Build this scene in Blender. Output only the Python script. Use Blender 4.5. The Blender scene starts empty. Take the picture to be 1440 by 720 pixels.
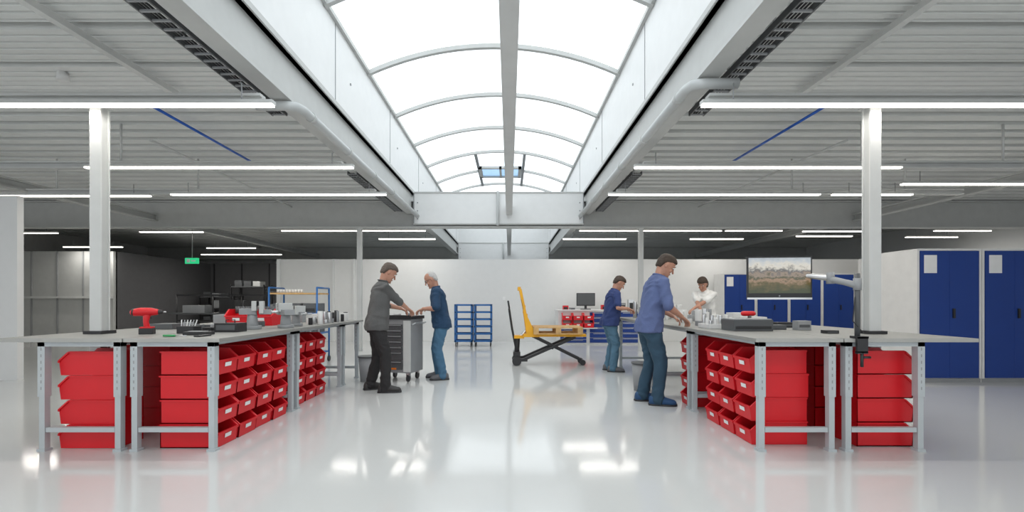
import bpy, math, random
from mathutils import Vector, Matrix, noise
random.seed(4)
scene = bpy.context.scene
COL = scene.collection

# ---------------------------------------------------------------- materials
MATS = {}
def mat(name, color, rough=0.5, metal=0.0, var=0.04, bump=0.0, bscale=30.0, emit=0.0, spec=0.5, coat=0.0, nscale=6.0):
    if name in MATS: return MATS[name]
    m = bpy.data.materials.new(name); m.use_nodes = True
    nt = m.node_tree; b = nt.nodes["Principled BSDF"]
    c = (*color, 1)
    tc = nt.nodes.new("ShaderNodeTexCoord")
    nz = nt.nodes.new("ShaderNodeTexNoise"); nz.inputs["Scale"].default_value = nscale
    nz.inputs["Detail"].default_value = 3
    nt.links.new(tc.outputs["Object"], nz.inputs["Vector"])
    mx = nt.nodes.new("ShaderNodeMix"); mx.data_type = 'RGBA'
    mx.inputs["A"].default_value = tuple(max(0, v*(1-var*2)) for v in color)+(1,)
    mx.inputs["B"].default_value = tuple(min(1, v*(1+var*2)) for v in color)+(1,)
    nt.links.new(nz.outputs["Fac"], mx.inputs["Factor"])
    nt.links.new(mx.outputs["Result"], b.inputs["Base Color"])
    b.inputs["Roughness"].default_value = rough
    b.inputs["Metallic"].default_value = metal
    b.inputs["Specular IOR Level"].default_value = spec
    b.inputs["Coat Weight"].default_value = coat
    if emit > 0:
        b.inputs["Emission Color"].default_value = c
        b.inputs["Emission Strength"].default_value = emit
    if bump > 0:
        n2 = nt.nodes.new("ShaderNodeTexNoise"); n2.inputs["Scale"].default_value = bscale
        nt.links.new(tc.outputs["Object"], n2.inputs["Vector"])
        bp = nt.nodes.new("ShaderNodeBump"); bp.inputs["Strength"].default_value = bump
        bp.inputs["Distance"].default_value = 0.01
        nt.links.new(n2.outputs["Fac"], bp.inputs["Height"])
        nt.links.new(bp.outputs["Normal"], b.inputs["Normal"])
    MATS[name] = m
    return m

M_WHITE = mat("white_wall_paint", (0.76,0.765,0.76), 0.6, var=0.015)
M_PANEL = mat("white_panel", (0.78,0.79,0.79), 0.45, var=0.02)
M_STEEL = mat("grey_painted_steel", (0.52,0.53,0.52), 0.45)
M_STEELL = mat("light_painted_steel", (0.64,0.65,0.64), 0.4)
M_DECK = mat("roof_deck_coated", (0.76,0.775,0.76), 0.5, var=0.02)
M_DARK = mat("dark_grey_wall", (0.12,0.12,0.125), 0.7)
M_BLACK = mat("black_plastic", (0.02,0.02,0.022), 0.45)
M_DGREY = mat("dark_grey_metal", (0.09,0.095,0.10), 0.4)
M_GREY = mat("mid_grey_plastic", (0.30,0.31,0.32), 0.5)
M_RED = mat("red_bin_plastic", (0.68,0.007,0.015), 0.4, var=0.03)
M_BLUE = mat("blue_door_paint", (0.005,0.042,0.25), 0.5, var=0.03)
M_BLUEF = mat("blue_frame_paint", (0.02,0.13,0.38), 0.4)
M_YELL = mat("yellow_orange_paint", (0.85,0.42,0.01), 0.4)
M_WOOD = mat("pallet_wood", (0.58,0.36,0.15), 0.7, var=0.2, nscale=14)
M_LEG = mat("table_leg_paint", (0.48,0.52,0.54), 0.4)
M_TOP = mat("table_top_laminate", (0.27,0.27,0.255), 0.45, var=0.06)
M_EDGE = mat("table_edge", (0.40,0.40,0.38), 0.5)
M_LAMP = mat("led_tube", (1.0,0.96,0.88), 0.5, emit=6)
M_PAPER = mat("white_paper", (0.85,0.85,0.85), 0.7)
M_ALU = mat("brushed_aluminium", (0.62,0.63,0.64), 0.3, metal=0.9)
M_ORANGE = mat("orange_plastic", (0.8,0.2,0.02), 0.4)
M_GREEN = mat("exit_green", (0.02,0.5,0.2), 0.4, emit=0.8)
M_PIPE = mat("white_pipe", (0.52,0.54,0.54), 0.4)
M_BPIPE = mat("blue_pipe", (0.02,0.12,0.55), 0.4)
M_WPLAST = mat("white_plastic", (0.74,0.74,0.73), 0.4)
M_SKY = mat("translucent_skylight_sheet", (0.92,0.97,1.0), 0.4, emit=1.25, var=0.0)
M_HATCH = mat("hatch_blue_sky_glass", (0.36,0.58,0.85), 0.1, emit=0.8)

def floor_mat():
    m = bpy.data.materials.new("glossy_epoxy_floor"); m.use_nodes = True
    nt = m.node_tree; b = nt.nodes["Principled BSDF"]
    tc = nt.nodes.new("ShaderNodeTexCoord")
    nz = nt.nodes.new("ShaderNodeTexNoise"); nz.inputs["Scale"].default_value = 0.7
    nt.links.new(tc.outputs["Object"], nz.inputs["Vector"])
    mx = nt.nodes.new("ShaderNodeMix"); mx.data_type='RGBA'
    mx.inputs["A"].default_value = (0.60,0.61,0.605,1); mx.inputs["B"].default_value = (0.64,0.65,0.645,1)
    nt.links.new(nz.outputs["Fac"], mx.inputs["Factor"])
    nt.links.new(mx.outputs["Result"], b.inputs["Base Color"])
    b.inputs["Roughness"].default_value = 0.10
    b.inputs["Specular IOR Level"].default_value = 0.75
    n2 = nt.nodes.new("ShaderNodeTexNoise"); n2.inputs["Scale"].default_value = 1.6
    nt.links.new(tc.outputs["Object"], n2.inputs["Vector"])
    bp = nt.nodes.new("ShaderNodeBump"); bp.inputs["Strength"].default_value = 0.018
    bp.inputs["Distance"].default_value = 0.02
    nt.links.new(n2.outputs["Fac"], bp.inputs["Height"])
    nt.links.new(bp.outputs["Normal"], b.inputs["Normal"])
    return m
M_FLOOR = floor_mat()

# ---------------------------------------------------------------- mesh builder
class MB:
    def __init__(s):
        s.v=[]; s.f=[]; s.mi=[]; s.sm=[]; s.mats=[]; s.M=Matrix.Identity(4)
    def mid(s,m):
        if m not in s.mats: s.mats.append(m)
        return s.mats.index(m)
    def add(s, vs, fs, m, smooth=False):
        o=len(s.v); k=s.mid(m)
        s.v += [tuple(s.M @ Vector(p)) for p in vs]
        for f in fs:
            s.f.append(tuple(i+o for i in f)); s.mi.append(k); s.sm.append(smooth)
    def box(s, x0,x1,y0,y1,z0,z1,m):
        if x0>x1:x0,x1=x1,x0
        if y0>y1:y0,y1=y1,y0
        if z0>z1:z0,z1=z1,z0
        vs=[(x0,y0,z0),(x1,y0,z0),(x1,y1,z0),(x0,y1,z0),(x0,y0,z1),(x1,y0,z1),(x1,y1,z1),(x0,y1,z1)]
        fs=[(0,3,2,1),(4,5,6,7),(0,1,5,4),(1,2,6,5),(2,3,7,6),(3,0,4,7)]
        s.add(vs,fs,m)
    def bar(s,p0,p1,w,h,m,up=(0,0,1)):
        p0=Vector(p0);p1=Vector(p1);t=(p1-p0).normalized();u=Vector(up)
        a=t.cross(u)
        if a.length<1e-4: a=t.cross(Vector((0,1,0)))
        a.normalize(); b=a.cross(t).normalized()
        vs=[]
        for p in (p0,p1):
            for sx,sy in ((-1,-1),(1,-1),(1,1),(-1,1)):
                vs.append(p+a*(sx*w/2)+b*(sy*h/2))
        s.add(vs,[(0,1,2,3),(7,6,5,4),(0,4,5,1),(1,5,6,2),(2,6,7,3),(3,7,4,0)],m)
    def cyl(s,p0,p1,r0,m,r1=None,n=16,smooth=True):
        if r1 is None:r1=r0
        s.tube([p0,p1],[(r0,r0),(r1,r1)],m,n=n,round_cap=False,smooth=smooth)
    def tube(s,pts,rad,m,side=(1,0,0),n=16,round_cap=True,smooth=True):
        pts=[Vector(p) for p in pts]
        rad=[(r,r) if not isinstance(r,(tuple,list)) else r for r in rad]
        if round_cap:
            t0=(pts[0]-pts[1]).normalized(); t1=(pts[-1]-pts[-2]).normalized()
            r0=min(rad[0]); r1=min(rad[-1])
            pre=[(pts[0]+t0*r0*d,(rad[0][0]*k,rad[0][1]*k)) for d,k in ((0.95,0.3),(0.75,0.66),(0.4,0.92))]
            post=[(pts[-1]+t1*r1*d,(rad[-1][0]*k,rad[-1][1]*k)) for d,k in ((0.4,0.92),(0.75,0.66),(0.95,0.3))]
            pts=[p for p,_ in pre]+pts+[p for p,_ in post]
            rad=[r for _,r in pre]+rad+[r for _,r in post]
        vs=[];fs=[]
        sd=Vector(side)
        N=len(pts)
        for i,p in enumerate(pts):
            a=pts[max(0,i-1)]; b=pts[min(N-1,i+1)]
            t=(b-a).normalized()
            x=sd-t*sd.dot(t)
            if x.length<0.05:
                x=Vector((0,1,0))-t*t.y
                if x.length<0.05: x=Vector((0,0,1))-t*t.z
            x.normalize(); y=t.cross(x)
            for k in range(n):
                an=2*math.pi*k/n
                vs.append(p+x*(math.cos(an)*rad[i][0])+y*(math.sin(an)*rad[i][1]))
        for i in range(N-1):
            for k in range(n):
                k2=(k+1)%n
                fs.append((i*n+k,i*n+k2,(i+1)*n+k2,(i+1)*n+k))
        fs2=[tuple(reversed(range(n))), tuple((N-1)*n+k for k in range(n))]
        s.add(vs,fs,m,smooth)
        o=len(s.v)-len(vs); kk=s.mid(m)
        for f in fs2:
            s.f.append(tuple(i+o for i in f)); s.mi.append(kk); s.sm.append(False)
    def loft(s,rings,m,smooth=True):
        n=len(rings[0]); vs=[p for r in rings for p in r]; fs=[]
        for i in range(len(rings)-1):
            for k in range(n):
                k2=(k+1)%n
                fs.append((i*n+k,i*n+k2,(i+1)*n+k2,(i+1)*n+k))
        fs.append(tuple(reversed(range(n)))); fs.append(tuple((len(rings)-1)*n+k for k in range(n)))
        s.add(vs,fs,m,smooth)
    def ell(s,c,r,m,n=16,mm=10):
        rings=[]
        for i in range(1,mm):
            th=math.pi*i/mm
            rings.append([(c[0]+r[0]*math.sin(th)*math.cos(2*math.pi*k/n),c[1]+r[1]*math.sin(th)*math.sin(2*math.pi*k/n),c[2]-r[2]*math.cos(th)) for k in range(n)])
        s.loft(rings,m)
    def addmesh(s,me,m,smooth=True):
        s.add([v.co.copy() for v in me.vertices],[tuple(p.vertices) for p in me.polygons],m,smooth)
    def mesh(s,name):
        me=bpy.data.meshes.new(name); me.from_pydata(s.v,[],s.f)
        for m in s.mats: me.materials.append(m)
        me.polygons.foreach_set("material_index",s.mi)
        me.polygons.foreach_set("use_smooth",s.sm)
        me.update(); return me
    def build(s,name,parent=None,bevel=0.0,loc=None,rz=0.0):
        ob=bpy.data.objects.new(name,s.mesh(name)); COL.objects.link(ob)
        if loc: ob.location=loc
        ob.rotation_euler[2]=rz
        if parent: ob.parent=parent
        if bevel>0:
            md=ob.modifiers.new("bevel",'BEVEL'); md.width=bevel; md.segments=2; md.limit_method='ANGLE'
        return ob
def empty(name,loc=(0,0,0),rz=0.0):
    e=bpy.data.objects.new(name,None); e.location=loc; e.rotation_euler[2]=rz; COL.objects.link(e); return e

# ---------------------------------------------------------------- room constants
XL,XR=-2.37,1.85
CX=(XL+XR)/2; HW=(XR-XL)/2
RISE=0.46; ZS=5.11; RR=(HW*HW+RISE*RISE)/(2*RISE)
Y0,Y1=-6.0,21.6
def archz(x): return ZS+math.sqrt(max(0,RR*RR-(x-CX)**2))-(RR-RISE)

b=MB(); b.box(-17,14,Y0,22.5,-0.15,0,M_FLOOR); b.build("floor")
b=MB(); b.box(-7.28,14,14.35,14.5,0,2.58,M_WHITE); b.box(-5.55,-5.5,14.28,14.35,0,2.58,M_PANEL)
b.box(-4.9,-4.84,14.28,14.35,0,2.58,M_PANEL); b.box(-7.30,-7.2,14.28,14.6,0,2.58,M_PANEL)
b.box(-0.2,-0.12,14.33,14.35,1.3,1.4,M_PAPER)
b.build("wall_back")
b=MB(); b.box(-17,14,22.3,22.5,0,4.0,M_WHITE); b.build("wall_far")
b=MB(); b.box(-13.2,-7.3,19.9,20.05,0,2.9,M_DARK); b.box(-13.2,-13.05,15.1,19.9,0,2.9,M_DARK)
b.box(-7.3,-7.15,14.6,19.9,0,2.58,M_DARK)
for i in range(5): b.box(-12.9+i*1.2,-12.86+i*1.2,19.86,19.9,0,2.9,M_BLACK)
b.build("wall_storage_room")
b=MB(); b.box(-17,-13.05,15,15.15,0,2.9,M_STEEL)
for i in range(5): b.box(-16.6+i*0.85,-16.56+i*0.85,14.97,15.0,0,2.9,M_GREY)
b.box(-17,-13.05,14.9,15.0,1.35,1.42,M_STEELL)
b.build("wall_panelled")
b=MB(); b.box(-17,-7.85,7.26,7.36,0,2.95,M_WHITE); b.build("wall_left")
b=MB(); b.box(13.9,14,Y0,22.5,0,4,M_WHITE); b.build("wall_right")
b=MB(); b.box(-17,-16.9,7.6,22.5,0,4,M_WHITE); b.build("wall_outer_left")

def deck(name,x0,x1):
    b=MB(); y=Y0; vs=[]; prof=[]
    while y<5.3:
        prof.append((y,4.02)); prof.append((y+0.005,3.78))
        yy=y+0.02
        for k in range(5):
            prof += [(yy,3.78),(yy+0.07,3.78),(yy+0.08,3.81),(yy+0.10,3.81),(yy+0.108,3.78)]
            yy+=0.11
        prof += [(y+0.575,3.78),(y+0.58,4.02)]
        y+=0.68
    while y<22.5:
        prof += [(y,3.78),(y+0.17,3.78),(y+0.19,4.02),(y+0.29,4.02)]
        y+=0.31
    for (yy,z) in prof: vs += [(x0,yy,z),(x1,yy,z)]
    fs=[(2*i,2*i+2,2*i+3,2*i+1) for i in range(len(prof)-1)]
    b.add(vs,fs,M_DECK)
    b.box(x0,x1,Y0,22.5,4.05,4.09,M_DECK)
    return b.build(name)
deck("ceiling",-17,XL-0.12)
deck("ceiling",XR+0.12,14)

# skylight well
b=MB()
for x,s in ((XL,-1),(XR,1)):
    b.box(x,x+s*0.06,Y0,Y1,3.96,ZS,M_PANEL)
    b.box(x+s*0.06,x+s*0.14,Y0,Y1,3.95,4.12,M_PANEL)
    b.box(x-s*0.02,x+s*0.08,Y0,Y1,3.93,3.99,M_STEEL)
    b.box(x-s*0.05,x+s*0.06,Y0,Y1,ZS-0.06,ZS,M_STEEL)
    for i in range(8):
        yy=0.5+i*3.56*0.8
        b.box(x-s*0.006,x,yy,yy+0.012,3.99,ZS-0.06,M_GREY)
        b.cyl((x-s*0.01,yy+0.6,4.5),(x,yy+0.6,4.5),0.018,M_GREY)
    b.box(x+s*0.06,x+s*0.09,Y0,Y1,3.46,3.95,M_STEEL)
    b.box(x-s*0.02,x+s*0.18,Y0,Y1,3.43,3.46,M_STEEL)
    b.box(x-s*0.0,x+s*0.18,Y0,Y1,3.93,3.96,M_STEEL)
b.box(XL,XR,Y1,Y1+0.1,3.96,ZS+RISE,M_PANEL)
b.build("trim_skylight_upstand")
b=MB(); n=20; vs=[]
for i in range(n+1):
    x=XL+(XR-XL)*i/n
    vs += [(x,Y0,archz(x)),(x,Y1,archz(x))]
b.add(vs,[(2*i,2*i+2,2*i+3,2*i+1) for i in range(n)],M_SKY,True)
b.build("window_skylight")
b=MB()
yy=-4.86
while yy<Y1:
    pts=[(XL+(XR-XL)*i/n,yy,archz(XL+(XR-XL)*i/n)-0.05) for i in range(n+1)]
    for i in range(n):
        b.bar(pts[i],pts[i+1],0.07,0.07,M_STEEL)
    yy+=1.78
for xm in (CX-0.7,CX+0.7):
    b.bar((xm,12.96,archz(xm)-0.06),(xm,16.5,archz(xm)-0.06),0.08,0.08,M_GREY)
b.build("trim_skylight_ribs")
b=MB()
b.box(CX-0.65,CX+0.6,14.3,15.2,5.45,5.47,M_HATCH)
for a in ((CX-0.7,CX-0.6,14.2,15.3),(CX+0.55,CX+0.65,14.2,15.3),(CX-0.7,CX+0.65,14.2,14.3),(CX-0.7,CX+0.65,15.2,15.3),(CX-0.05,CX+0.02,14.2,15.3)):
    b.box(*a,5.40,5.47,M_STEEL)
b.build("window_roof_hatch")

b=MB()
for ya,yb in ((Y0,11.28),(11.55,21.5)):
    b.box(-0.075,0.075,ya,yb,3.44,3.46,M_STEELL); b.box(-0.012,0.012,ya,yb,3.46,3.62,M_STEELL); b.box(-0.075,0.075,ya,yb,3.62,3.64,M_STEELL)
    b.box(-0.075,0.075,ya,yb,3.40,3.44,M_STEELL)
b.build("trim_crane_rail",bevel=0.004)

def ibeam_x(x0,x1,y,z0,z1,w,m=M_STEEL):
    b=MB(); t=0.025
    b.box(x0,x1,y-w/2,y+w/2,z0,z0+t,m); b.box(x0,x1,y-w/2,y+w/2,z1-t,z1,m); b.box(x0,x1,y-0.01,y+0.01,z0+t,z1-t,m)
    return b
for k,(y,z0,z1) in enumerate(((11.45,3.10,3.76),(21.3,3.2,3.77))):
    b=ibeam_x(-17,14,y,z0,z1,0.26)
    b.box(XL+0.0,XR,y-0.17,y-0.10,3.16,3.97,M_PANEL)
    for x in (XL,XR-0.02): b.box(x,x+0.02,y-0.185,y-0.17,3.12,3.99,M_GREY)
    for x in (XL+0.1,XR-0.1,-0.3):
        for z in (3.3,3.5,3.7): b.cyl((x,y-0.19,z),(x,y-0.17,z),0.015,M_GREY,n=8)
    b.box(XL,XR,y-0.19,y-0.17,3.94,3.97,M_STEEL); b.box(XL,XR,y-0.19,y-0.17,3.16,3.19,M_STEEL)
    b.tube([(-0.28,y-0.22,3.95),(-0.28,y-0.22,3.15)],[0.035,0.035],M_PIPE)
    b.build("trim_crossbeam")
def sec(y,xa,xb,xc,xd):
    for p,q in ((xa,xb),(xc,xd)):
        b=ibeam_x(p,q,y,3.14,3.24,0.10,M_STEEL); b.build("trim_secondary_beam")
sec(4.36,-8.5,-2.36,1.90,7.5); sec(6.45,-8.5,-2.36,1.90,8); sec(8.05,-8.5,-2.36,1.90,8)
for xs in ((-5.5,-8),(5,7)):
    b=MB()
    for y in (4.36,6.45,8.05):
        for x in xs: b.cyl((x,y,3.24),(x,y,3.78),0.015,M_STEELL,n=8)
    b.build("trim_beam_hangers")
b=MB()
for x in (-8.9,8.7):
    b.box(x-0.08,x+0.08,5,21.2,3.27,3.30,M_STEEL); b.box(x-0.01,x+0.01,5,21.2,3.30,3.42,M_STEEL); b.box(x-0.08,x+0.08,5,21.2,3.42,3.45,M_STEEL)
b.build("trim_longitudinal_beams")
b=MB()
for x in (-3.9,3.4): b.box(x-0.035,x+0.035,1.0,5.4,3.66,3.72,M_STEELL)
for x in (-5.2,4.9): b.cyl((x,6.6,3.6),(x-0.2,11.3,3.6),0.02,M_STEELL,n=8)
b.build("trim_ceiling_conduits")
b=MB()
for x,x2 in ((-4.4,-4.45),(3.9,3.85)): b.cyl((x,5.6,3.67),(x2,7.9,3.67),0.018,M_BPIPE,n=10)
b.build("blue_air_pipe")

for s,x,yb in ((-1,-2.27,4.9),(1,1.76,4.4)):
    b=MB()
    pts=[(x+s*0.45,yb,3.37),(x+s*0.12,yb,3.37),(x+s*0.03,yb+0.03,3.37),(x,yb+0.12,3.37),(x,yb+1.4,3.37),(x,11.25,3.37)]
    b.tube(pts,[0.05]*6,M_PIPE,side=(0,0,1),round_cap=False)
    y=yb+0.3
    while y<11: b.tube([(x,y,3.37),(x,y+0.06,3.37)],[0.058,0.058],M_STEEL,side=(0,0,1),round_cap=False); b.box(x-0.01,x+0.01,y+0.02,y+0.04,3.40,3.43,M_STEEL); y+=1.2
    b.build("drain_pipe")
for x in (-2.72,2.22):
    b=MB()
    for ya,yb in ((2.0,5.4),(7.9,11.2)):
        b.box(x-0.09,x-0.075,ya,yb,3.46,3.52,M_DGREY); b.box(x+0.075,x+0.09,ya,yb,3.46,3.52,M_DGREY)
        y=ya
        while y<yb: b.box(x-0.075,x+0.075,y,y+0.02,3.46,3.475,M_GREY); y+=0.12
        y=ya+0.2
        while y<yb: b.box(x-0.01,x+0.01,y,y+0.02,3.475,3.775,M_STEEL); y+=0.8
        for k in range(3): b.cyl((x-0.04+k*0.03,ya,3.485),(x-0.04+k*0.03,yb,3.485),0.009,M_BLACK,n=6)
    b.build("cable_tray")

def strip(x0,x1,y,z=3.12,pw=20):
    b=MB(); b.box(x0,x1,y-0.035,y+0.035,z,z+0.035,M_STEEL); b.box(x0+0.01,x1-0.01,y-0.03,y+0.03,z-0.018,z,M_LAMP)
    b.cyl((x0+0.3,y,z+0.03),(x0+0.3,y,z+0.2),0.006,M_GREY,n=6); b.cyl((x1-0.3,y,z+0.03),(x1-0.3,y,z+0.2),0.006,M_GREY,n=6)
    o=b.build("linear_ceiling_light")
    L=x1-x0
    la=bpy.data.lights.new("led_lamp",'AREA'); la.shape='RECTANGLE'; la.size=L-0.05; la.size_y=0.05; la.energy=pw*L/3.7; la.color=(1.0,0.96,0.90)
    lo=bpy.data.objects.new("led_lamp",la); COL.objects.link(lo); lo.parent=o; lo.location=((x0+x1)/2,y,z-0.022)
for a in ((-5.87,-2.18,4.22,3.09),(1.78,5.45,4.22,3.09),(-5.87,-2.15,6.3),(1.73,5.43,6.3),(-5.87,-2.13,7.9),(1.72,5.4,7.9),(5.6,7.0,7.9),
          (-9.6,-6.3,8.0),(6.2,9.5,7.2),
          (-6.0,-2.2,12.0),(1.85,5.6,12.0),(5.7,7.2,12.0),(7.8,9.4,12.1),(-9.9,-8.2,12.2,3.12,40),(-13.5,-12.3,12.4,3.12,40),(11.2,12.7,12.0),
          (-3.9,-2.2,13.6),(1.6,3.5,13.6),(5.4,7.0,13.6),(-9.9,-8.3,14.9,3.0,50),(-14.3,-12.4,14.6,3.0,40),(8.2,9.8,13.0),(11.5,13.0,13.2),
          (-11.5,-8.5,17.0,3.0,40),(-5.87,-2.3,1.6),(1.8,5.4,1.6)):  # first strip here is an added light, brightening the dark storage room
    strip(*a)

def column(x,y,z1,w=0.105,collar=True):
    b=MB(); t=0.015
    b.box(x-w/2,x+w/2,y-w/2,y-w/2+t,0,z1,M_STEELL); b.box(x-w/2,x+w/2,y+w/2-t,y+w/2,0,z1,M_STEELL)
    b.box(x-w/2+0.012,x+w/2-0.012,y-w/2+t,y+w/2-t,0,z1,M_STEEL)
    b.box(x-w/2-0.02,x+w/2+0.02,y-w/2-0.02,y+w/2+0.02,z1-0.02,z1,M_STEELL)
    if collar: b.box(x-w/2-0.035,x+w/2+0.035,y-w/2-0.03,y+w/2+0.03,0.957,0.985,M_BLACK)
    b.build("steel_column")
column(-3.92,4.36,3.14); column(3.47,4.36,3.14); column(-3.76,11.45,3.10,0.11,False); column(3.31,11.45,3.10,0.11,False)

b=MB(); b.cyl((-4.9,5.0,3.68),(-4.9,5.0,3.78),0.06,M_WPLAST,r1=0.05); b.build("smoke_detector")
b=MB(); b.box(-8.55,-8.2,12.0,12.04,2.25,2.40,M_GREEN); b.box(-8.5,-8.42,11.995,12.0,2.28,2.37,M_PAPER); b.box(-8.38,-8.27,11.995,12.0,2.31,2.34,M_PAPER); b.cyl((-8.37,12.02,2.4),(-8.37,12.02,3.1),0.008,M_GREY,n=6); b.build("exit_sign")

# ---------------------------------------------------------------- storage bins
def bin_mesh(L=0.5,W=0.30,H=0.207):
    b=MB(); t=0.008; w=W/2
    b.box(0.012,L,-w+0.012,w-0.012,0.0,t,M_RED)
    b.box(L-t,L,-w+0.012,w-0.012,t,H,M_RED)
    prof=[(0.012,0),(L,0),(L,H),(0.085,H),(0.0,0.125),(0.0,0.09)]
    for s in (-1,1):
        y0=s*(w-0.012); y1=s*(w-0.012-t)
        vs=[(x,y0,z) for x,z in prof]+[(x,y1,z) for x,z in prof]
        n=len(prof); f=[tuple(range(n)),tuple(reversed(range(n,2*n)))]+[(i,i+n,(i+1)%n+n,(i+1)%n) for i in range(n)]
        b.add(vs,f,M_RED)
        b.bar((L,s*(w-0.008),H-0.008),(0.085,s*(w-0.008),H-0.008),0.016,0.012,M_RED)
        b.bar((0.085,s*(w-0.008),H-0.008),(0.0,s*(w-0.008),0.122),0.016,0.012,M_RED)
    vs=[(0.012,-w+0.012,0),(0.012,w-0.012,0),(0,w-0.012,0.11),(0,-w+0.012,0.11),(0.022,-w+0.012,0),(0.022,w-0.012,0),(0.01,w-0.012,0.11),(0.01,-w+0.012,0.11)]
    b.add(vs,[(0,3,2,1),(4,5,6,7),(0,1,5,4),(1,2,6,5),(2,3,7,6),(3,0,4,7)],M_RED)
    b.bar((0.0,-w+0.005,0.117),(0.0,w-0.005,0.117),0.018,0.02,M_RED)
    vs=[(0.001,-0.045,0.062),(0.001,0.045,0.062),(-0.004,0.045,0.098),(-0.004,-0.045,0.098)]
    b.add(vs,[(0,3,2,1)],M_PAPER)
    return b.mesh("storage_bin")
BIN=bin_mesh()
def bins(xf,dirx,y0,ncol,nrow,name="storage_bin_stack",jit=0.0):
    e=empty(name,(xf,y0,0))
    k=0
    for c in range(ncol):
        for r in range(nrow):
            k+=1
            o=bpy.data.objects.new("bin_%d"%k,BIN); COL.objects.link(o); o.parent=e
            o.location=(random.uniform(0,jit)*dirx,0.155+c*0.31,0.002+r*0.209)
            if dirx<0: o.rotation_euler[2]=math.pi
    return e
bins(-2.50,-1,3.90,4,4,jit=0.02); bins(-3.87,1,3.90,1,4); bins(-3.87,1,4.50,2,4); bins(-2.56,-1,5.42,3,4)
bins(-3.87,1,5.42,3,4)
bins(2.12,1,4.0,3,4,jit=0.02); bins(3.53,-1,3.95,1,4); bins(3.53,-1,4.50,2,4); bins(2.16,1,5.42,1,4); bins(3.53,-1,5.42,3,4)

def table(x0,x1,y0,y1,lx0,lx1,notch=None):
    b=MB(); z=0.955
    if notch:
        nx0,nx1,ny0,ny1=notch
        for a in ((x0,x1,y0,ny0),(x0,x1,ny1,y1),(x0,nx0,ny0,ny1),(nx1,x1,ny0,ny1)): b.box(*a,z-0.03,z,M_TOP)
    else: b.box(x0,x1,y0,y1,z-0.03,z,M_TOP)
    b.box(x0-0.001,x1+0.001,y0-0.002,y0,z-0.031,z-0.001,M_EDGE)
    if notch: b.box(lx0+0.02,lx1-0.02,y0+0.04,notch[2]-0.02,z-0.06,z-0.03,M_LEG); b.box(lx0+0.02,lx1-0.02,notch[3]+0.02,y1-0.04,z-0.06,z-0.03,M_LEG)
    else: b.box(lx0+0.02,lx1-0.02,y0+0.04,y1-0.04,z-0.06,z-0.03,M_LEG)
    for y in (y0+0.03,y1-0.09):
        for x in (lx0,lx1-0.06):
            b.box(x,x+0.06,y,y+0.06,0.46,z-0.03,M_LEG)
            b.box(x+0.006,x+0.054,y+0.006,y+0.054,0.02,0.46,M_LEG)
            b.box(x-0.005,x+0.065,y-0.005,y+0.065,0,0.02,M_LEG)
            for kz in range(7): b.box(x+0.025,x+0.035,y-0.001,y,0.52+kz*0.055,0.545+kz*0.055,M_GREY)
        b.box(lx0+0.06,lx1-0.06,y+0.01,y+0.05,0.16,0.20,M_LEG)
        b.box(lx0,lx1,y,y+0.06,z-0.07,z-0.03,M_LEG)
    return b.build("workbench",bevel=0.003)
for y0,y1 in ((3.8,5.29),(5.30,6.79),(6.80,7.55)):
    table(-3.22,-2.42,y0,y1,-3.19,-2.48); table(-4.30,-3.235,y0,y1,-3.97,-3.27,(-3.99,-3.85,4.29,4.43) if y0<4 else None)
for y0,y1 in ((3.8,5.29),(5.30,6.79),(6.80,8.75)):
    table(2.06,2.79,y0,y1,2.10,2.75); table(2.80,3.92,y0,y1,2.83,3.50,(3.40,3.54,4.29,4.43) if y0<4 else None)

def cabinet(x,y,w=1.0,h=2.08,d=0.7,paper=True):
    b=MB()
    b.box(x,x+w,y+0.02,y+d,0.0,h,M_WPLAST)
    b.box(x+0.0,x+0.035,y,y+0.02,0.06,h,M_WPLAST); b.box(x+w-0.035,x+w,y,y+0.02,0.06,h,M_WPLAST)
    b.box(x+0.035,x+w-0.035,y,y+0.02,h-0.03,h,M_WPLAST); b.box(x+0.01,x+w-0.01,y+0.01,y+0.02,0.0,0.06,M_GREY)
    b.box(x+0.045,x+w/2-0.0015,y-0.005,y+0.018,0.07,h-0.035,M_BLUE); b.box(x+w/2+0.0015,x+w-0.045,y-0.005,y+0.018,0.07,h-0.035,M_BLUE)
    b.box(x+w/2+0.04,x+w/2+0.07,y-0.03,y-0.005,1.0,1.15,M_BLACK)
    if paper: b.box(x+0.1,x+0.30,y-0.008,y-0.005,1.70,1.98,M_PAPER)
    return b.build("storage_cabinet",bevel=0.003)
for i in range(4): cabinet(6.34+i*1.01,7.07)
for i in range(4): cabinet(6.35+i*0.98,13.5,0.97,2.08,0.6,paper=(i%2==0))
b=MB(); b.box(10.35,13.8,13.4,13.5,0,2.5,M_WHITE)
for xx in (10.9,11.5,12.1): b.box(xx,xx+0.01,13.395,13.4,0,2.5,M_GREY)
b.build("wall_side_panel")

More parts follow.
